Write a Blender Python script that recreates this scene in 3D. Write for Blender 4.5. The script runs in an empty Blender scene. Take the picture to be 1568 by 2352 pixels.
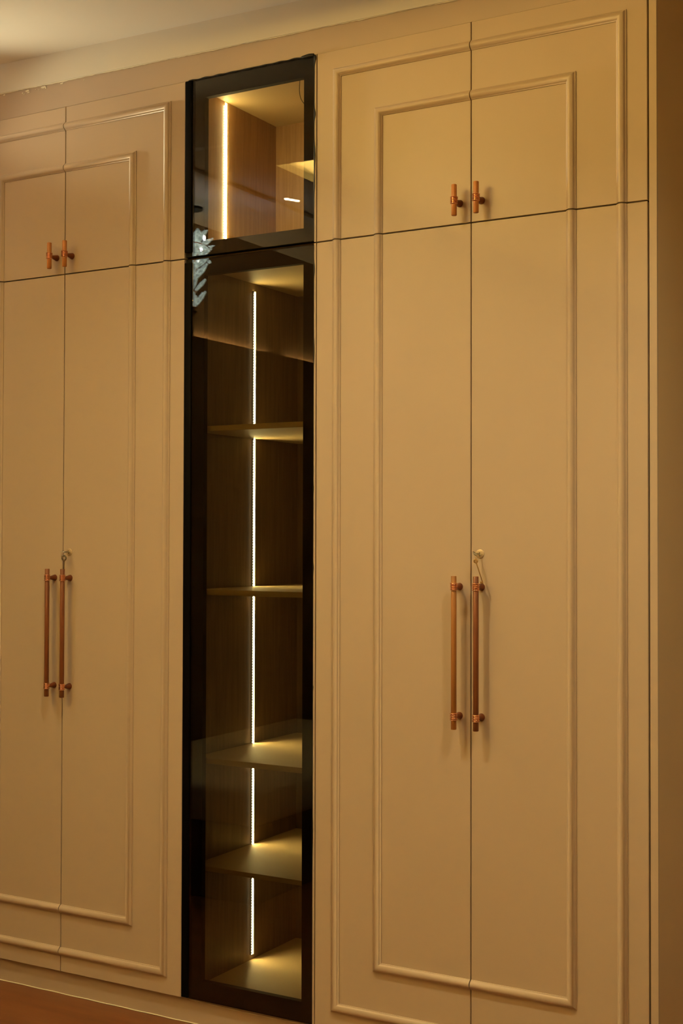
import bpy, bmesh, math, random
from mathutils import Vector, Matrix
random.seed(7)
C = bpy.context.scene.collection
scn = bpy.context.scene

# ------------------------------------------------------------------ camera
YAW, PITCH, ROLL, FPX = 0.5232, 0.01967, 0.00235, 3056.7
CAM = Vector((1.67751, -3.14948, 1.41222))
fwd = Vector((-math.sin(YAW)*math.cos(PITCH), math.cos(YAW)*math.cos(PITCH), math.sin(PITCH)))
rt = fwd.cross(Vector((0, 0, 1))).normalized()
up = rt.cross(fwd)
rt, up = rt*math.cos(ROLL)+up*math.sin(ROLL), -rt*math.sin(ROLL)+up*math.cos(ROLL)
cam_data = bpy.data.cameras.new('camera')
cam_data.sensor_fit = 'VERTICAL'; cam_data.sensor_height = 36.0
cam_data.lens = 36.0*FPX/2352
cam_data.clip_start = 0.05; cam_data.clip_end = 60
cam = bpy.data.objects.new('camera', cam_data); C.objects.link(cam)
m = Matrix((rt, up, -fwd)).transposed().to_4x4(); m.translation = CAM
cam.matrix_world = m
scn.camera = cam

# ------------------------------------------------------------------ exposure, world
vs = scn.view_settings
vs.view_transform = 'Standard'; vs.look = 'None'; vs.gamma = 1.0
vs.use_curve_mapping = False; vs.exposure = 0.07
w = bpy.data.worlds.new('world'); scn.world = w; w.use_nodes = True
w.node_tree.nodes['Background'].inputs[0].default_value = (0.010, 0.009, 0.008, 1)
w.node_tree.nodes['Background'].inputs[1].default_value = 1.0

# ------------------------------------------------------------------ lights of the room
WARM = (1.0, 0.66, 0.28)
def area(name, loc, size, energy, color, direction, long_axis=(0, 1, 0)):
    l = bpy.data.lights.new(name, 'AREA'); l.shape = 'RECTANGLE'
    l.size, l.size_y = size; l.energy = energy; l.color = color
    o = bpy.data.objects.new(name, l); C.objects.link(o); o.location = loc
    z = -Vector(direction).normalized(); y = Vector(long_axis); x = y.cross(z).normalized(); y = z.cross(x)
    o.rotation_euler = Matrix((x, y, z)).transposed().to_euler()
    return o
def spot(name, loc, energy, color, angle, blend=1.0, radius=0.03, aim=(0, 0, -1)):
    l = bpy.data.lights.new(name, 'SPOT'); l.energy = energy; l.color = color
    l.spot_size = math.radians(angle); l.spot_blend = blend; l.shadow_soft_size = radius
    o = bpy.data.objects.new(name, l); C.objects.link(o); o.location = loc
    o.rotation_euler = Vector(aim).to_track_quat('-Z', 'Y').to_euler()
    return o
# tray of the false ceiling (x0,x1,y0,y1) with LED cove lamps lying on its ledge, shining up
TX0, TX1, TY0, TY1, TZ = -1.27, 2.05, -1.41, -3.75, 3.09
COVE = 9
COVC = (1.0, .67, .17)
area('cove_lamp_left', (TX0-0.07, (TY0+TY1)/2, 3.005), (0.03, TY0-TY1), COVE*30, COVC, (0.55, 0, 1))
area('cove_lamp_back', ((TX0+TX1)/2, TY0+0.07, 2.965), (0.03, TX1-TX0), COVE*0.9, COVC, (0, -0.55, 1), (1, 0, 0))
area('cove_lamp_front', ((TX0+TX1)/2, TY1-0.07, 2.965), (0.03, TX1-TX0), COVE*1.0, COVC, (0, 0.55, 1), (1, 0, 0))
area('cove_lamp_right', (TX1+0.07, (TY0+TY1)/2, 2.94), (0.03, TY0-TY1), COVE, COVC, (-0.55, 0, 1))
DOWN = [(-1.50, -1.0), (-0.10, -1.0), (1.25, -1.0)]
for i, (x, y) in enumerate(DOWN):
    spot('downlight_lamp', (x, y, 2.893-0.0183*x), (15, 58, 70)[i], (1.0, .83, .46), 128, 1.0, 0.055, (0, 0.10, -1))
spot('downlight_lamp', (-1.506, -1.912, 2.915), 12, (1.0, .87, .50), 110, 1.0, 0.007)
# added ceiling fill spot, then LED tape in the trough on top of the left wall panelling, shining up the wall
spot('ceiling_fill_lamp', (-2.08, -0.24, 2.61), 66, (1.0, .90, .56), 44, 1.0, 0.03, (2.60, 0.0, 0.36))  # added source, out of view, lifts the ceiling above the wardrobes
area('trough_lamp', (-2.186, -1.47, 2.374), (0.012, 2.58), 10, (1.0, .70, .30), (-0.45, 0, 1))
area('trough_lamp', (-2.186, -3.60, 2.374), (0.012, 1.30), 5, (1.0, .70, .30), (-0.45, 0, 1))

# ------------------------------------------------------------------ materials
def mat(name, col, rough=0.5, metal=0.0, noise=0.0, nscale=3.0, bump=0.0, bscale=200, spec=0.5, coat=0.0, stretch=None, col2=None, emis=None, estr=0):
    m = bpy.data.materials.new(name); m.use_nodes = True
    nt = m.node_tree; b = nt.nodes['Principled BSDF']
    b.inputs['Base Color'].default_value = (*col, 1)
    b.inputs['Roughness'].default_value = rough; b.inputs['Metallic'].default_value = metal
    b.inputs['Specular IOR Level'].default_value = spec; b.inputs['Coat Weight'].default_value = coat
    if emis: b.inputs['Emission Color'].default_value = (*emis, 1); b.inputs['Emission Strength'].default_value = estr
    tc = nt.nodes.new('ShaderNodeTexCoord'); mp = nt.nodes.new('ShaderNodeMapping')
    nt.links.new(tc.outputs['Object'], mp.inputs[0])
    if stretch: mp.inputs['Scale'].default_value = stretch
    if noise or col2:
        n = nt.nodes.new('ShaderNodeTexNoise'); n.inputs['Scale'].default_value = nscale; n.inputs['Detail'].default_value = 5
        nt.links.new(mp.outputs[0], n.inputs[0])
        mx = nt.nodes.new('ShaderNodeMix'); mx.data_type = 'RGBA'
        r = nt.nodes.new('ShaderNodeMapRange'); r.inputs[1].default_value = 0.3; r.inputs[2].default_value = 0.7
        nt.links.new(n.outputs[0], r.inputs[0]); nt.links.new(r.outputs[0], mx.inputs[0])
        c2 = col2 or tuple(c*(1-noise) for c in col)
        mx.inputs[6].default_value = (*col, 1); mx.inputs[7].default_value = (*c2, 1)
        nt.links.new(mx.outputs[2], b.inputs['Base Color'])
    if bump:
        n2 = nt.nodes.new('ShaderNodeTexNoise'); n2.inputs['Scale'].default_value = bscale
        nt.links.new(mp.outputs[0], n2.inputs[0])
        bp = nt.nodes.new('ShaderNodeBump'); bp.inputs['Strength'].default_value = bump; bp.inputs['Distance'].default_value = 0.001
        nt.links.new(n2.outputs[0], bp.inputs['Height']); nt.links.new(bp.outputs[0], b.inputs['Normal'])
    return m
def glass(name, tint, ior):
    m = bpy.data.materials.new(name); m.use_nodes = True; nt = m.node_tree
    nt.nodes.clear()
    o = nt.nodes.new('ShaderNodeOutputMaterial'); mx = nt.nodes.new('ShaderNodeMixShader')
    fr = nt.nodes.new('ShaderNodeFresnel'); fr.inputs[0].default_value = ior
    tr = nt.nodes.new('ShaderNodeBsdfTransparent'); tr.inputs[0].default_value = (*tint, 1)
    gl = nt.nodes.new('ShaderNodeBsdfGlossy'); gl.inputs['Roughness'].default_value = 0.0
    nt.links.new(fr.outputs[0], mx.inputs[0]); nt.links.new(tr.outputs[0], mx.inputs[1]); nt.links.new(gl.outputs[0], mx.inputs[2])
    nt.links.new(mx.outputs[0], o.inputs[0]); return m
def emit(name, col, s):
    m = bpy.data.materials.new(name); m.use_nodes = True; nt = m.node_tree; nt.nodes.clear()
    o = nt.nodes.new('ShaderNodeOutputMaterial'); e = nt.nodes.new('ShaderNodeEmission')
    e.inputs[0].default_value = (*col, 1); e.inputs[1].default_value = s
    nt.links.new(e.outputs[0], o.inputs[0]); return m
M = dict(
    door=mat('beige_door_paint', (.57, .455, .352), .36, noise=.04, nscale=2.2, bump=.08, bscale=90, spec=.35),
    carc=mat('carcass_gap_shade', (.13, .085, .05), .7),  # carcass darkened so the gaps between doors read as shade
    fascia=mat('beige_fascia_paint', (.53, .42, .33), .5, noise=.05, nscale=3),
    cream=mat('cream_wall_paint', (.78, .74, .66), .8, noise=.03, nscale=1.5, bump=.15, bscale=60),
    ceil=mat('cream_ceiling_paint', (.88, .85, .80), .85, noise=.03, nscale=1.2),
    side=mat('end_panel_paint', (.66, .51, .33), .55, noise=.06, nscale=2),
    dark=mat('dark_gap', (.05, .03, .02), .9),
    black=mat('black_aluminium', (.0015, .0015, .0015), .6, spec=.04),
    frame=mat('black_back_paint', (.004, .0035, .003), .7, spec=.1),
    seal=mat('black_silicone', (.012, .010, .009), .4),
    glassu=glass('bronze_tinted_glass', (.88, .85, .76), 1.43),
    glassl=glass('bronze_tinted_glass_dark', (.74, .71, .62), 1.43),
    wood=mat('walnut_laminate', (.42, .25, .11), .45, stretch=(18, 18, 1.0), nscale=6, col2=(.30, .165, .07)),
    wood_shaded=mat('walnut_laminate_shaded', (.20, .135, .08), .45, stretch=(18, 18, 1.0), nscale=6, col2=(.135, .09, .05)),  # same walnut, dimness of the lower bays put into its colour
    woodh=mat('walnut_laminate_shelf', (.45, .33, .17), .62, stretch=(1.5, 18, 18), nscale=6, col2=(.44, .31, .15)),
    led=emit('led_diffuser', (1.0, .84, .38), 150.0),
    ledb=emit('led_chip', (1.0, .90, .62), 60.0),
    ledu=emit('led_diffuser_upper', (1.0, .80, .32), 115.0),
    chan=mat('led_channel_white', (.8, .78, .7), .5),
    chang=mat('led_channel_grey', (.22, .20, .16), .6),
    ledc=emit('led_bead', (1.0, .90, .62), 7.0),
    wire=mat('black_wire', (.01, .008, .006), .5),
    leather=mat('brown_leather_wrap', (.20, .062, .022), .50, noise=.12, nscale=30, bump=.1, bscale=300),
    tan=mat('tan_leather_wrap', (.62, .25, .075), .45, noise=.1, nscale=30),
    tanl=mat('light_brown_leather_wrap', (.36, .150, .038), .5, noise=.1, nscale=30),
    copper=mat('rose_copper', (.80, .42, .25), .20, metal=1.0),
    copperd=mat('dark_copper', (.22, .07, .03), .35, metal=.6),
    brass=mat('pale_brass', (.80, .62, .38), .28, metal=1.0),
    plate=mat('pale_gold_lock_plate', (.62, .49, .32), .4, metal=.35),
    steel=mat('dull_steel', (.42, .38, .30), .35, metal=1.0),
    caulk=mat('cream_caulk', (.84, .78, .62), .6),
    floor=mat('reddish_wood_floor', (.22, .08, .028), .38, stretch=(1.2, 9, 1), nscale=2.5, col2=(.14, .048, .018), bump=.1, bscale=30),
    leftw=mat('brown_wood_veneer_wall', (.45, .30, .17), .55, stretch=(1, 22, .5), nscale=5, col2=(.34, .21, .11)),
    panel=mat('dark_wall_panelling', (.12, .075, .045), .6, noise=.1, nscale=3),
    bed=mat('grey_bench_cover', (.42, .38, .33), .9, noise=.1, nscale=12),
    bedd=mat('dark_bench_base', (.05, .035, .025), .7),
    crystal=None,
    dimwall=mat('brown_room_wall', (.34, .26, .18), .8),
)
def crystal():
    m = bpy.data.materials.new('crystal_painted_glow'); m.use_nodes = True; nt = m.node_tree; nt.nodes.clear()
    o = nt.nodes.new('ShaderNodeOutputMaterial'); a = nt.nodes.new('ShaderNodeAddShader')
    mx = nt.nodes.new('ShaderNodeMixShader'); fr = nt.nodes.new('ShaderNodeFresnel'); fr.inputs[0].default_value = 1.9
    tr = nt.nodes.new('ShaderNodeBsdfTranslucent'); tr.inputs[0].default_value = (.75, .84, .80, 1)
    tp = nt.nodes.new('ShaderNodeBsdfTransparent'); mt = nt.nodes.new('ShaderNodeMixShader'); mt.inputs[0].default_value = .75
    gl = nt.nodes.new('ShaderNodeBsdfGlossy'); gl.inputs['Roughness'].default_value = .08
    nt.links.new(tp.outputs[0], mt.inputs[1]); nt.links.new(tr.outputs[0], mt.inputs[2])
    nt.links.new(fr.outputs[0], mx.inputs[0]); nt.links.new(mt.outputs[0], mx.inputs[1]); nt.links.new(gl.outputs[0], mx.inputs[2])
    # painted glow: emission stands in for bulb light caught in leaves and beads
    em = nt.nodes.new('ShaderNodeEmission'); em.inputs[0].default_value = (.80, .93, .88, 1)
    lw = nt.nodes.new('ShaderNodeLayerWeight'); lw.inputs[0].default_value = .35
    mr = nt.nodes.new('ShaderNodeMapRange'); mr.inputs[3].default_value = 0.7; mr.inputs[4].default_value = 3.4
    nz = nt.nodes.new('ShaderNodeTexVoronoi'); nz.inputs['Scale'].default_value = 75; tcc = nt.nodes.new('ShaderNodeTexCoord')  # cell pattern paints sparkle into the glow
    nt.links.new(tcc.outputs['Object'], nz.inputs['Vector']); mu = nt.nodes.new('ShaderNodeMath'); mu.operation = 'MULTIPLY'
    mp_ = nt.nodes.new('ShaderNodeMapRange'); mp_.inputs[1].default_value = 0; mp_.inputs[2].default_value = .8; mp_.inputs[3].default_value = 2.2; mp_.inputs[4].default_value = .35
    nt.links.new(nz.outputs['Distance'], mp_.inputs[0]); nt.links.new(mr.outputs[0], mu.inputs[0]); nt.links.new(mp_.outputs[0], mu.inputs[1])
    nt.links.new(lw.outputs['Facing'], mr.inputs[0]); nt.links.new(mu.outputs[0], em.inputs[1])
    nt.links.new(mx.outputs[0], a.inputs[0]); nt.links.new(em.outputs[0], a.inputs[1])
    nt.links.new(a.outputs[0], o.inputs[0]); return m
M['crystal'] = crystal()

# ------------------------------------------------------------------ helpers
def add_box(bm, x0, x1, y0, y1, z0, z1, bev=0.0, seg=2, mi=0):
    r = bmesh.ops.create_cube(bm, size=1.0)
    vs_ = r['verts']
    for v in vs_:
        v.co = Vector(((x0+x1)/2+v.co.x*(x1-x0), (y0+y1)/2+v.co.y*(y1-y0), (z0+z1)/2+v.co.z*(z1-z0)))
    fs = {f for v in vs_ for f in v.link_faces}
    for f in fs: f.material_index = mi
    if bev:
        es = list({e for v in vs_ for e in v.link_edges})
        bmesh.ops.bevel(bm, geom=es, offset=bev, segments=seg, profile=.5, affect='EDGES')
    return bm
def box(*a, **k):
    bm = bmesh.new(); add_box(bm, *a, **k); return bm
def loft(bm, rings, caps=True, closed=False):
    """rings: list of lists of points of the same length"""
    R = [[bm.verts.new(p) for p in r] for r in rings]
    n = len(R[0]); m = len(R)
    for i in range(m if closed else m-1):
        a, b = R[i], R[(i+1) % m]
        for j in range(n):
            bm.faces.new((a[j], a[(j+1) % n], b[(j+1) % n], b[j]))
    if caps and not closed:
        bm.faces.new(list(reversed(R[0]))); bm.faces.new(R[-1])
    return bm
def lathe(bm, prof, origin, axis='Z', n=20):
    """prof: list of (r, h)"""
    o = Vector(origin); rings = []
    for r, h in prof:
        ring = []
        for k in range(n):
            a = 2*math.pi*k/n; c, s = math.cos(a)*r, math.sin(a)*r
            if axis == 'Z': p = Vector((c, s, h))
            elif axis == 'Y': p = Vector((c, h, s))
            else: p = Vector((h, c, s))
            ring.append(o+p)
        rings.append(ring)
    return loft(bm, rings)
def tube(bm, pts, r, n=10, closed=False):
    pts = [Vector(p) for p in pts]; rings = []; N = len(pts)
    for i, p in enumerate(pts):
        a = pts[(i-1) % N] if (i or closed) else pts[0]; b = pts[(i+1) % N] if (i < N-1 or closed) else pts[-1]
        t = (b-a).normalized(); ref = Vector((0, 1, 0)) if abs(t.y) < .9 else Vector((1, 0, 0))
        u = t.cross(ref).normalized(); v = t.cross(u)
        rr = r[i] if isinstance(r, (list, tuple)) else r
        rings.append([p+(u*math.cos(2*math.pi*k/n)+v*math.sin(2*math.pi*k/n))*rr for k in range(n)])
    return loft(bm, rings, closed=closed)
def obj(name, bm, material, parent=None, smooth=False, ang=40):
    bmesh.ops.recalc_face_normals(bm, faces=bm.faces[:])
    off = parent.matrix_world.translation.copy() if parent else Vector((0, 0, 0))
    root = parent
    me = bpy.data.meshes.new(name)
    if parent:
        # children carry no offset of their own: vertices are stored relative to the thing's base
        base = parent
        while base.parent: base = base.parent
        bmesh.ops.translate(bm, vec=-base.location, verts=bm.verts[:])
    bm.to_mesh(me); bm.free()
    for mm in (material if isinstance(material, (list, tuple)) else [material]): me.materials.append(mm)
    if smooth:
        for p in me.polygons: p.use_smooth = True
        me.set_sharp_from_angle(angle=math.radians(ang))
    o = bpy.data.objects.new(name, me); C.objects.link(o)
    if parent: o.parent = parent
    return o
def thing(name, label, cat, loc, group=None):
    o = bpy.data.objects.new(name, None); C.objects.link(o); o.location = loc; o.empty_display_size = .05
    o['label'] = label; o['category'] = cat
    if group: o['group'] = group
    return o
def tag(o, label, cat, group=None):
    o['label'] = label; o['category'] = cat
    if group: o['group'] = group
    return o
def struct(name, bm, material, parent=None, **k):
    o = obj(name, bm, material, parent, **k)
    if not parent: o['kind'] = 'structure'
    return o
def lab(o, s): o['label'] = s; return o

# ------------------------------------------------------------------ measured positions (metres)
XL0, XA, XB = -1.6005, -1.1367, -0.6733          # left unit: outer edge, seam, inner edge
XC, XD, XE, XF = -0.2214, 0.2474, 0.7154, 0.7370  # right unit: edge, seam, edge; end panel edge
ZB, ZH, ZT = 0.0724, 2.2328, 2.7600
OX, PX, MW = 0.0525, 0.1823, 0.0258
def zceil(x): return 2.916-0.0183*x
def zfas(x): return 2.8302-0.0127*x
RY, RX0, RX1 = -4.60, -2.20, 2.95                # room

# ------------------------------------------------------------------ room shell
def quad_box(x0, x1, y0, y1, zf0, zf1):
    """box whose bottom / top heights are functions of x"""
    bm = bmesh.new()
    v = [bm.verts.new((x, y, z)) for x in (x0, x1) for y in (y0, y1) for z in (zf0(x), zf1(x))]
    for f in ((0, 1, 3, 2), (4, 6, 7, 5), (0, 4, 5, 1), (2, 3, 7, 6), (0, 2, 6, 4), (1, 5, 7, 3)):
        bm.faces.new([v[i] for i in f])
    return bm
def merge(*bms):
    out = bmesh.new()
    for b in bms:
        me = bpy.data.meshes.new('t'); b.to_mesh(me); b.free(); out.from_mesh(me); bpy.data.meshes.remove(me)
    return out
struct('floor', box(RX0-.1, RX1+.1, RY-.1, .75, -.06, 0), M['floor'])
struct('wall_left', box(RX0-.1, RX0, RY-.1, .75, 0, 3.3), M['leftw'])
struct('wall_right', box(RX1, RX1+.1, RY-.1, .75, 0, 3.3), M['dimwall'])
struct('wall_front', box(RX0, RX1, RY-.1, RY, 0, 3.3), M['dimwall'])
# back wall: band above the wardrobes, wall behind the end panel, pier left of the wardrobes
struct('wall_back', merge(quad_box(RX0, XF, .002, .12, lambda x: zfas(x), lambda x: 3.0),
                          box(XF, RX1, .62, .72, 0, 3.3),
                          box(RX0, XL0-.002, .0, .12, 0, 2.845)), M['cream'])
# ceiling: border soffit round a raised tray
c = zceil
struct('ceiling', merge(
    quad_box(RX0, TX0, RY, .70, lambda x: c(x), lambda x: c(x)+.03),
    quad_box(TX1, RX1, RY, .70, lambda x: c(x), lambda x: c(x)+.03),
    quad_box(TX0, TX1, TY0, .70, lambda x: c(x), lambda x: c(x)+.03),
    quad_box(TX0, TX1, RY, TY1, lambda x: c(x), lambda x: c(x)+.03),
    box(TX0-.32, TX1+.32, TY1-.32, TY0+.32, TZ, TZ+.03),
    box(TX0-.35, TX0-.32, TY1-.32, TY0+.32, 2.93, TZ), box(TX1+.32, TX1+.35, TY1-.32, TY0+.32, 2.86, TZ),
    box(TX0-.32, TX1+.32, TY0+.32, TY0+.35, 2.93, TZ), box(TX0-.32, TX1+.32, TY1-.35, TY1-.32, 2.93, TZ)), M['ceil'])

# ------------------------------------------------------------------ fascia, plinth, caulk
fas = struct('trim_1', quad_box(XL0, XF, .008, .03, lambda x: ZT+.0015, lambda x: zfas(x)), M['fascia'])
random.seed(3)
pts = []; rad = []
n = 240
for i in range(n+1):
    x = XL0+(XF-XL0)*i/n
    pts.append((x, .006, zfas(x)+.0007*math.sin(x*23)+random.uniform(-.0006, .0006)))
    rad.append(max(.0012, .0028-.0010*(x+1.5)+random.uniform(-.0006, .0006)))
struct('caulk_bead', tube(bmesh.new(), pts, rad, 8), M['caulk'], fas, smooth=True)
# flecks of ceiling paint smeared on the fascia
def fleck(x, z, w, h, seed):
    r = random.Random(seed); bm = bmesh.new(); N = 12
    f = [(x+w*math.cos(2*math.pi*k/N)*r.uniform(.6, 1), z+h*math.sin(2*math.pi*k/N)*r.uniform(.55, 1)) for k in range(N)]
    return loft(bm, [[(a, .0080, b) for a, b in f], [(a, .0070, b) for a, b in f]])
for k, (x, z, w_, h_) in enumerate([(-1.325, 2.835, .004, .0025), (-1.305, 2.839, .010, .004), (-1.300, 2.833, .007, .0022), (-1.318, 2.831, .003, .002),
                                    (-1.270, 2.837, .003, .002), (-1.238, 2.839, .012, .0042), (-1.228, 2.835, .004, .003), (-1.405, 2.842, .006, .003), (-1.07, 2.834, .002, .002), (-1.255, 2.834, .002, .002), (-1.16, 2.8385, .008, .003)]):
    struct('paint_fleck', fleck(x, z, w_, h_, k), M['caulk'], fas)
pl = struct('baseboard_back', box(XL0, XF-.02, .014, .032, 0.0, ZB-.002), M['fascia'])
pts = [(XL0+(XF-XL0)*i/160, .012, .0016+.0004*math.sin(i*.7)) for i in range(161)]
struct('caulk_bead', tube(bmesh.new(), pts, .0016, 6), M['caulk'], pl, smooth=True)
pts = [(-.655+.43*i/40, .0135, ZB-.004-.0035*math.sin(math.pi*i/40)) for i in range(41)]
struct('caulk_bead', tube(bmesh.new(), pts, [.0012+.0006*math.sin(i) for i in range(41)], 6), M['caulk'], pl, smooth=True)

# ------------------------------------------------------------------ end panel closing the run
ep = thing('end_panel', 'tall beige end panel closing the wardrobe run, its deep side face in shade', 'panel', (XF-.01, .3, 0))
obj('edge_band', quad_box(XE+.0032, XF, 0.0, .012, lambda x: 0.0, lambda x: zfas(x)), M['door'], ep)
obj('panel_board', quad_box(XE+.0032, XF, 0.012, .62, lambda x: 0.0, lambda x: zfas(x)), M['side'], ep)

# ------------------------------------------------------------------ moulding strips
PROF = [(0, 0), (0, .0028), (.07, .0034), (.13, .0052), (.20, .0078), (.30, .0098), (.42, .0110), (.54, .0112), (.66, .0105), (.77, .0088), (.86, .0062), (.93, .0034), (1, .0026), (1, 0)]
def moulding(path_out, path_in, y0=0.0):
    """path_out / path_in: matching (x,z) corner points of the strip's outer and inner edge"""
    bm = bmesh.new(); rings = []
    for (xo, zo), (xi, zi) in zip(path_out, path_in):
        rings.append([(xo+(xi-xo)*s, y0-h+.0002, zo+(zi-zo)*s) for s, h in PROF])
    return loft(bm, rings)
def door_mouldings(door, x_out, x_seam, z_end, z_open, sgn):
    """L shaped strips: vertical next to the outer edge, horizontal at z_end side, sgn=+1 outer edge on the left"""
    vz = -1 if z_end > z_open else 1
    for name, o in (('outer_moulding', OX), ('inner_moulding', PX)):
        xo = x_out+sgn*o; xi = xo+sgn*MW
        zo = z_end+vz*(o-.0015); zi = zo+vz*MW
        obj(name, moulding([(xo, z_open), (xo, zo), (x_seam, zo)], [(xi, z_open), (xi, zi), (x_seam, zi)]), M['door'], door, smooth=True, ang=50)

# ------------------------------------------------------------------ handles
def collar(bm, x, y, z, r):
    prof = [(r*.88, -.0098)]
    for k in range(5):
        h = -.0088+k*.0040
        prof += [(r*.92, h), (r*1.16, h+.0006), (r*1.29, h+.0014), (r*1.29, h+.0020), (r*1.16, h+.0028), (r*.92, h+.0034)]
    prof += [(r*.80, .0120-.0014)]
    lathe(bm, prof, (x, y, z), 'Z', 24)
def mount(x, z, r):
    bm = bmesh.new(); collar(bm, x, -.035, z, r)
    nf = len(bm.faces)
    lathe(bm, [(.0050, -.0300), (.0052, -.024), (.0060, -.018), (.0076, -.010), (.0092, -.004), (.0098, -.0012), (.0098, .0002)], (x, 0, z), 'Y', 24)
    bm.faces.ensure_lookup_table()
    for f in bm.faces[nf:]: f.material_index = 1
    return bm
def handle(door, x, z0, z1, mounts, leather, r=.0072):
    bm = bmesh.new()
    lathe(bm, [(r*.86, z0), (r, z0+.0012), (r, z1-.0012), (r*.86, z1)], (x, -.035, 0), 'Z', 20)
    obj('handle_bar', bm, leather, door, smooth=True)
    for z in mounts:
        obj('handle_mount', mount(x, z, .0080), [M['copper'], M['copperd']], door, smooth=True, ang=60)

G = .0015
def unit(name, label, xl, xs, xr, z0, z1, loft_unit, bars, cat):
    t = thing(name, label, cat, ((xl+xr)/2, .3, z0))
    cr = M['carc']; d0, d1 = .021, .60
    obj('side_panel', box(xl+.001, xl+.019, d0, d1, z0+.002, z1-.002), cr, t)
    obj('side_panel', box(xr-.019, xr-.001, d0, d1, z0+.002, z1-.002), cr, t)
    obj('top_panel', box(xl+.019, xr-.019, d0, d1, z1-.020, z1-.002), cr, t)
    obj('bottom_panel', box(xl+.019, xr-.019, d0, d1, z0+.002, z0+.020), cr, t)
    obj('back_panel', box(xl+.019, xr-.019, d1-.008, d1, z0+.020, z1-.020), cr, t)
    doors = []
    for sgn, xo in ((1, xl), (-1, xr)):
        a, b = (xo+G, xs-G) if sgn > 0 else (xs+G, xo-G)
        d = obj('cabinet_door', box(a, b, 0, .0185, z0+.0018, z1-.0018, bev=.0008, seg=1), M['door'], t)
        xseam = b if sgn > 0 else a
        if loft_unit: door_mouldings(d, xo, xseam, z1, z0+.0018, sgn)
        else: door_mouldings(d, xo, xseam, z0, z1-.0018, sgn)
        doors.append(d)
    for d, x, lm in zip(doors, (xs-.0325, xs+.0295), bars):
        if loft_unit: handle(d, x, 2.2475, 2.3285, (2.2865,), lm)
        else: handle(d, x, .9215, 1.3155, (.9535, 1.2875), lm)
    return t, doors
for xl, xs, xr, side, bl, bu in ((XL0, XA, XB, 'left', (M['leather'], M['leather']), (M['tan'], M['tan'])), (XC, XD, XE, 'right', (M['tanl'], M['leather']), (M['tan'], M['tan']))):
    if side == 'left':
        l1 = 'beige tall double-door wardrobe with brown bar handles, left of the glass cabinet'
        l2 = 'beige loft cupboard with two short knobs, left of the glass cabinet under the ceiling'
    else:
        l1 = 'beige tall double-door wardrobe between the glass cabinet and the end panel'
        l2 = 'beige loft cupboard with two short knobs above the wardrobe right of the glass'
    t, ds = unit('wardrobe', l1, xl, xs, xr, ZB, ZH, False, bl, 'wardrobe')
    # lock escutcheon on the right-hand door
    lx, lz = xs+(.0255), (1.3725 if side == 'right' else 1.367)
    bm = bmesh.new(); lathe(bm, [(.0116, .0), (.0116, -.0012), (.0106, -.0020), (.0052, -.0020), (.0050, -.0032), (.001, -.0034)], (lx, 0, lz), 'Y', 28)
    add_box(bm, lx-.0009, lx+.0009, -.0040, -.0030, lz-.0052, lz+.0042, mi=1)
    for sx in (-.0078, .0078):
        lathe(bm, [(.0015, -.0018), (.0013, -.0026), (.0003, -.0030)], (lx+sx, 0, lz), 'Y', 10)
    e = obj('lock_plate', bm, [M['plate'], M['dark']], ds[1], smooth=True)
    unit('loft_cupboard', l2, xl, xs, xr, ZH, ZT, True, bu, 'cupboard')

# ------------------------------------------------------------------ keys hanging in the two locks
def key_mesh(head, direction, L, rb, flat, tb=.0022):
    """bow ring centred at head, blade running along direction; flat = normal of the bow"""
    bm = bmesh.new(); h = Vector(head); d = Vector(direction).normalized(); nrm = Vector(flat).normalized()
    s = d.cross(nrm).normalized(); nrm = s.cross(d)
    N = 20; rings = []
    for k in range(N):
        a = 2*math.pi*k/N
        c_ = d*math.cos(a)+s*math.sin(a)
        ring = []
        for j in range(8):
            b = 2*math.pi*j/8
            ring.append(h+c_*(rb+tb*math.cos(b))+nrm*tb*.6*math.sin(b))
        rings.append(ring)
    loft(bm, rings, closed=True)
    tube(bm, [h+d*(rb), h+d*(rb+.006), h+d*(rb+L)], [tb*.9, .0016, .0015], 10)
    p = h+d*(rb+L-.006)
    add_box(bm, -.5, .5, -.5, .5, -.5, .5)
    cube = bm.verts[-8:] if False else [v for v in bm.verts][-8:]
    for v in cube:
        q = v.co.copy(); v.co = p+d*q.x*.006+s*(q.y*.006+.0035)+nrm*q.z*.0012
    return bm
def ring_mesh(center, r, nrm, th=.0006):
    c0 = Vector(center); n_ = Vector(nrm).normalized(); u = n_.cross(Vector((.3, .2, 1))).normalized(); v = n_.cross(u)
    return tube(bmesh.new(), [c0+(u*math.cos(2*math.pi*k/24)+v*math.sin(2*math.pi*k/24))*r for k in range(24)], th, 6, closed=True)
rx, rz = XD+.0255, 1.3725
tag(obj('key', key_mesh((rx-.001, -.0300, rz+.001), (0.02, 1, 0), .0210, .0062, (.75, .1, .66)), M['steel'], smooth=True),
    'small metal key pushed into the lock of the right wardrobe door', 'key')
tag(obj('key_ring', ring_mesh((rx+.001, -.030, rz-.011), .0085, (1, .55, .1)), M['brass'], smooth=True),
    'thin wire ring joining the two keys on the right wardrobe', 'ring')
tag(obj('key', key_mesh((rx+.0015, -.030, rz-.018), (.0215, .004, -.065), .058, .0042, (.25, -1, .1)), M['brass'], smooth=True),
    'long pale spare key dangling over a bar handle of the right wardrobe', 'key')
lx, lz = XA+.0262, 1.367
tag(obj('key', key_mesh((lx+.001, -.0290, lz+.001), (0.02, 1, 0), .0200, .0062, (.15, -.15, 1)), M['steel'], smooth=True),
    'small metal key pushed into the lock of the left wardrobe door', 'key')
tag(obj('key_ring', ring_mesh((lx-.001, -.031, lz-.008), .0080, (1, .35, .0)), M['brass'], smooth=True),
    'thin wire ring joining the two keys on the left wardrobe', 'ring')
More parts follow.
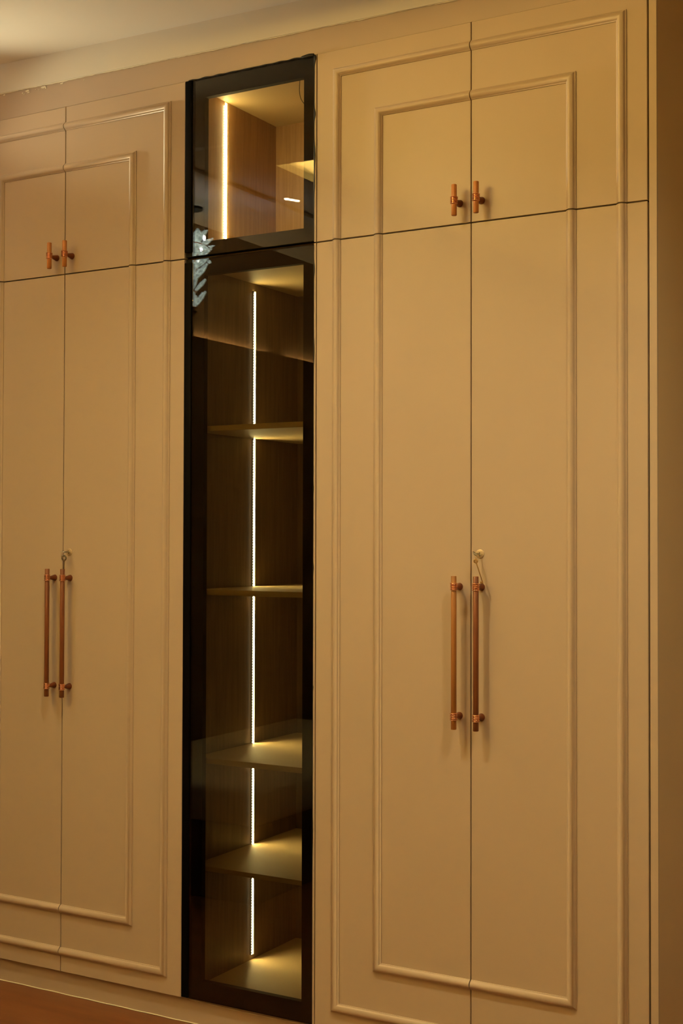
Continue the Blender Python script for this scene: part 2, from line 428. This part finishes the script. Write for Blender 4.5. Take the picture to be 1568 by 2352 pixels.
tag(obj('key', key_mesh((lx-.001, -.0235, lz-.018), (.0, .002, -.065), .050, .0068, (.2, -1, .15), tb=.0028), M['steel'], smooth=True),
    'dark round-headed spare key hanging behind a bar handle of the left wardrobe', 'key')

# ------------------------------------------------------------------ glass display cabinets
GX0, GX1 = -0.6720, -0.2295          # glass door edges
IX0, IX1 = -0.6500, -0.2370          # inside faces of the side panels
DB = 0.592                           # inside back
def cabinet_body(t, z0, z1, zi0, zi1, DB, W_):
    obj('side_panel', box(GX0-.0008, IX0, .024, .60, z0, z1), W_, t)
    bm = box(IX1, XC-.0012, .0235, .60, z0, z1)
    obj('side_panel', bm, W_, t)
    lab(obj('edge_strip', box(GX1+.0010, XC-.0016, -.0002, .0233, z0, z1), M['door'], t), 'narrow beige edge strip beside the glass')
    obj('top_panel', box(IX0, IX1, .024, .60, zi1, z1), M['woodh'], t)
    obj('bottom_panel', box(IX0, IX1, .024, .60, z0, zi0), M['woodh'], t)
    obj('back_panel', box(IX0, IX1, DB, DB+.008, zi0, zi1), W_, t)
def frame_mesh(x0, x1, z0, z1, ix0, ix1, iz0, iz1, y0, y1):
    bm = bmesh.new()
    o = [(x0, z0), (x1, z0), (x1, z1), (x0, z1)]; i = [(ix0, iz0), (ix1, iz0), (ix1, iz1), (ix0, iz1)]
    rings = []
    for k in range(4):
        rings.append([(o[k][0], y0, o[k][1]), (o[k][0], y1, o[k][1]), (i[k][0], y1, i[k][1]), (i[k][0], y0, i[k][1])])
    return loft(bm, rings, closed=True)
def glass_door(t, z0, z1, iz0, iz1, gm, hz0, hz1, blobs, tilt):
    fr = obj('door_frame', frame_mesh(GX0, GX1, z0, z1, -.6060, -.2660, iz0, iz1, .0045, .0225), M['frame'], t)
    bm = bmesh.new()
    # the pane sits a hair out of true, as the reflections show
    x0, x1 = -.6466, GX1-.0008
    v = [bm.verts.new((x, y+tilt*(z-z0)/(z1-z0), z)) for y in (.0002, .0042) for x, z in ((x0, z0+.001), (x1, z0+.001), (x1, z1-.001), (x0, z1-.001))]
    for f in ((0, 1, 2, 3), (7, 6, 5, 4), (0, 4, 5, 1), (1, 5, 6, 2), (2, 6, 7, 3), (3, 7, 4, 0)): bm.faces.new([v[i] for i in f])
    obj('glass_pane', bm, gm, t)
    obj('finger_pull', box(GX0+.0002, -.6465, -.0050, .0010, hz0, hz1, bev=.0024, seg=3), M['black'], t, smooth=True)
    # run of black silicone with blobs along the right edge and the top
    pts = []; rad = []; r = random.Random(int(z0*100)+5); N = int((z1-z0)/.006)
    for k in range(N+1):
        z = z0+(z1-z0)*k/N
        b = sum(a*math.exp(-((z-zc)/s)**2) for zc, s, a in blobs)
        pts.append((GX1+.0004+b*.5, .0005, z)); rad.append(.0011+b*.75+r.uniform(0, .0003))
    obj('sealant', tube(bmesh.new(), pts, rad, 8), M['seal'], t, smooth=True)
    return fr
# upper cabinet
uc = thing('display_cabinet', 'small glass-fronted upper cabinet with black frame, brightly lit walnut inside', 'cabinet', (-.45, .3, ZH+.002))
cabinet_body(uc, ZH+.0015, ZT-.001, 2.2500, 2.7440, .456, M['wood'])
glass_door(uc, 2.2375, 2.7575, 2.2780, 2.7028, M['glassu'], 2.2500, 2.7570, [(2.748, .012, .0042), (2.592, .012, .0032), (2.475, .030, .0030), (2.40, .03, .0016)], 0.0)
r = random.Random(2)
pts = [(GX0+.01+.43*k/60, .0000, 2.7585+.0006*math.sin(k)) for k in range(61)]
obj('sealant', tube(bmesh.new(), pts, [.0018+.0007*math.sin(k*.9)+(.003 if k > 54 else 0) for k in range(61)], 8), M['seal'], uc, smooth=True)
st = obj('led_strip', box(IX0, IX0+.0012, .1665, .1765, 2.252, 2.7420), M['chan'], uc)
obj('light_bar', box(IX0+.0012, IX0+.0040, .1695, .1745, 2.254, 2.7380, bev=.0010, seg=2), M['ledu'], st)
def chips(z0, z1, y, x, step=.0085):
    bm = bmesh.new(); n_ = int((z1-z0)/step)
    for k in range(n_):
        z = z0+(k+.5)*step
        add_box(bm, x, x+.0014, y-.0018, y+.0018, z-.0018, z+.0018)
    return bm
o_ = obj('led_chip', chips(2.256, 2.736, .1655, IX0+.0010), M['ledb'], st); o_['kind'] = 'stuff'
# loose black wire hanging inside, top right
pts = [(x-.0186, .030, z+.0118) for x, z in ((-.2745, 2.732), (-.2755, 2.718), (-.2765, 2.700), (-.2782, 2.680), (-.2785, 2.665), (-.2765, 2.652), (-.2730, 2.641), (-.2660, 2.630), (-.256, 2.620), (-.240, 2.605), (-.2195, 2.590))]
obj('wire', tube(bmesh.new(), pts, .0010, 8), M['wire'], uc, smooth=True)
# lower cabinet
lc = thing('display_cabinet', 'tall dark-glass display cabinet with five lit shelf bays', 'cabinet', (-.45, .3, ZB))
cabinet_body(lc, ZB+.002, ZH-.002, .0980, 2.2130, .592, M['wood_shaded'])
glass_door(lc, .0755, 2.2285, .1310, 2.1800, M['glassl'], .0775, 2.2200, [(1.93, .03, .0016), (2.16, .02, .0016), (1.55, .01, .0010), (1.33, .01, .0010), (1.0, .004, .0012), (.6, .05, .001)], 0.0)
SH = [(.4430, .4570), (.7550, .7710), (1.2450, 1.2610), (1.7240, 1.7400)]
for a, b in SH:
    obj('shelf', box(IX0, IX1, .0260, DB, a, b, bev=.0006, seg=1), M['woodh'], lc)
YS = .3285
for a, b in ((.1140, .4430), (.4570, .7550), (.7710, 1.2450), (1.2610, 1.7240), (1.7400, 2.1880)):
    bm = bmesh.new()
    add_box(bm, IX0, IX0+.0010, YS-.0055, YS+.0055, a, b)
    add_box(bm, IX0+.0010, IX0+.0066, YS-.0064, YS-.0054, a, b)
    add_box(bm, IX0+.0010, IX0+.0052, YS+.0054, YS+.0064, a, b)
    ch = obj('led_strip', bm, M['chang'], lc)
    obj('light_bar', box(IX0+.0010, IX0+.0020, YS-.0050, YS+.0050, a+.001, b-.001), M['led'], ch)
    o_ = obj('led_chip', chips(a, b, YS-.0066, IX0+.0058), M['ledc'], ch); o_['kind'] = 'stuff'

# ------------------------------------------------------------------ things seen as reflections in the glass
# three-lens downlight in the ceiling border
def downlight(x, y, label, rot=0.0):
    z = zceil(x)
    t = thing('downlight', label, 'ceiling light', (x, y, z), 'linear downlights in the ceiling border')
    obj('bezel', box(x-.022, x+.022, y-.047, y+.047, z-.004, z+.001, bev=.002), M['caulk'], t)
    for k in (-1, 0, 1):
        bm = bmesh.new(); lathe(bm, [(.0115, -.0072), (.0105, -.0046), (.0125, -.004)], (x, y+k*.026, z), 'Z', 16)
        obj('lens', bm, M['dlens'], t)
    t.rotation_euler = (0, 0, rot)
    return t
M['dlens'] = emit('downlight_lens', (1.0, .86, .62), 60.0)
downlight(-1.506, -1.912, 'slim three-lens downlight in the left ceiling border near the chandelier', .45)
for (x, y), s in zip(DOWN, ('first three-lens downlight in front of the left wardrobe', 'three-lens downlight in front of the glass cabinet', 'three-lens downlight in front of the end panel')):
    downlight(x, y, s)
# wood panelling on the left wall with a light trough along its top
struct('trim_2', box(RX0, RX0+.075, RY, -.002, 0, 2.36), M['panel'])
struct('trim_3', box(RX0+.063, RX0+.075, RY, -.002, 2.36, 2.382), M['panel'])
for y0, y1 in ((-2.76, -.18), (-4.25, -2.95)):
    tag(obj('trough_light', box(RX0+.004, RX0+.026, y0, y1, 2.361, 2.367), emit('trough_led', (1.0, .62, .22), 6.0)),
        'warm LED strip in the trough of the left wall %s' % ('nearer the wardrobes' if y0 > -3 else 'farther from the wardrobes'), 'light strip')
# uplighter added out of view as housing for the ceiling fill spot
wl = thing('ceiling_fill_light', 'unseen black uplighter added on the left wall to brighten the ceiling', 'wall light', (-2.16, -.16, 2.56))
obj('back_plate', box(-2.2, -2.19, -.20, -.12, 2.52, 2.62, bev=.002), M['black'], wl)
bm = bmesh.new(); lathe(bm, [(.030, -.05), (.034, -.045), (.034, .02), (.030, .02), (.030, -.02)], (-2.115, -.16, 2.56), 'Z', 20)
obj('lamp_shade', bm, M['black'], wl, smooth=True)
obj('bracket', box(-2.19, -2.145, -.168, -.152, 2.552, 2.568), M['black'], wl)
# upholstered bench at the left wall
t = thing('bench', 'low grey bench against the left wall, seen mirrored in the glass', 'bench', (-1.6, -1.9, 0))
obj('bench_base', box(-2.10, -1.17, -2.90, -1.13, .0, .30, bev=.01), M['bedd'], t)
obj('bench_top', box(-2.12, -1.15, -2.92, -1.11, .30, .45, bev=.03, seg=4), M['bed'], t, smooth=True)
# crystal chandelier
CX_, CY_ = -2.016, -1.85
ct = thing('chandelier', 'crystal leaf chandelier on a dark metal stem, mirrored in the glass doors', 'chandelier', (CX_, CY_, zceil(CX_)))
zc = zceil(CX_)
bm = bmesh.new(); lathe(bm, [(.05, 0), (.05, -.012), (.012, -.02), (.006, -.05), (.006, 2.482-zc), (.020, 2.476-zc), (.026, 2.466-zc), (.018, 2.452-zc), (.004, 2.44-zc)], (CX_, CY_, zc), 'Z', 16)
obj('stem', bm, M['wire'], ct, smooth=True)
def petal(base, yaw_, tilt, L, W, T=.008):
    d = Vector((math.cos(yaw_)*math.sin(tilt), math.sin(yaw_)*math.sin(tilt), math.cos(tilt)))
    s = d.cross(Vector((0, 0, 1))).normalized(); n_ = s.cross(d); b = Vector(base); bm = bmesh.new(); rings = []
    for k in range(8):
        u = k/7; wd = W*math.sin(math.pi*(.08+.84*u**1.3))**.8; th = T*math.sin(math.pi*(.08+.84*u))
        rings.append([b+d*L*u+s*wd*math.cos(2*math.pi*j/8)+n_*th*math.sin(2*math.pi*j/8) for j in range(8)])
    return loft(bm, rings)
r = random.Random(4)
for zt, n_, tilt, L, W in ((2.486, 7, .60, .088, .012), (2.560, 7, .66, .084, .010), (2.618, 8, .72, .090, .012), (2.665, 9, .80, .095, .012), (2.705, 9, .95, .100, .012), (2.748, 10, 1.1, .112, .014), (2.775, 8, .75, .10, .013)):
    bm = bmesh.new(); lathe(bm, [(.008, -.006), (.022, -.004), (.026, 0), (.022, .004), (.008, .006)], (CX_, CY_, zt-.002), 'Z', 20)
    obj('metal_ring', bm, M['copper'], ct, smooth=True)
    for k in range(n_):
        a = 2*math.pi*k/n_+zt*9
        obj('crystal_leaf', petal((CX_+.015*math.cos(a), CY_+.015*math.sin(a), zt), a, tilt+r.uniform(-.15, .15), L*r.uniform(.85, 1.1), W), M['crystal'], ct, smooth=True)
for k in range(46):
    a = r.uniform(0, 6.28); q = r.uniform(.02, .085); z = r.uniform(2.65, 2.80); b_ = r.uniform(.006, .011)
    if z < 2.69: q = min(q, .05)
    bm = bmesh.new(); bmesh.ops.create_icosphere(bm, subdivisions=1, radius=b_, matrix=Matrix.Translation((CX_+q*math.cos(a), CY_+q*math.sin(a), z)))
    obj('crystal_bead', bm, M['crystal'], ct)
for zz, rr in ((2.742, .060), (2.765, .082)):
    obj('metal_hoop', tube(bmesh.new(), [(CX_+rr*math.cos(2*math.pi*k/30), CY_+rr*math.sin(2*math.pi*k/30), zz+.012*math.sin(2*math.pi*k/30)) for k in range(30)], .0022, 6, closed=True), M['copper'], ct, smooth=True)
for k in range(7):
    a = k*2.1
    bm = bmesh.new(); lathe(bm, [(.002, -.012), (.004, -.006), (.005, 0), (.004, .006), (.002, .012)], (CX_+(.035+.006*k)*math.cos(a), CY_+(.035+.006*k)*math.sin(a), 2.70+.017*k), 'Z', 12)
    obj('bulb', bm, emit('chandelier_bulb', (.92, .96, 1.0), 70.0), ct, smooth=True)
pl_ = bpy.data.lights.new('chandelier_lamp', 'POINT'); pl_.energy = 3.5; pl_.color = (.9, .95, 1.0); pl_.shadow_soft_size = .004
po = bpy.data.objects.new('chandelier_lamp', pl_); C.objects.link(po); po.location = (CX_+.02, CY_+.02, 2.66)
pl2 = pl_.copy(); pl2.energy = 2.2
po2 = bpy.data.objects.new('chandelier_lamp', pl2); C.objects.link(po2); po2.location = (CX_+.012, CY_+.018, 2.515)
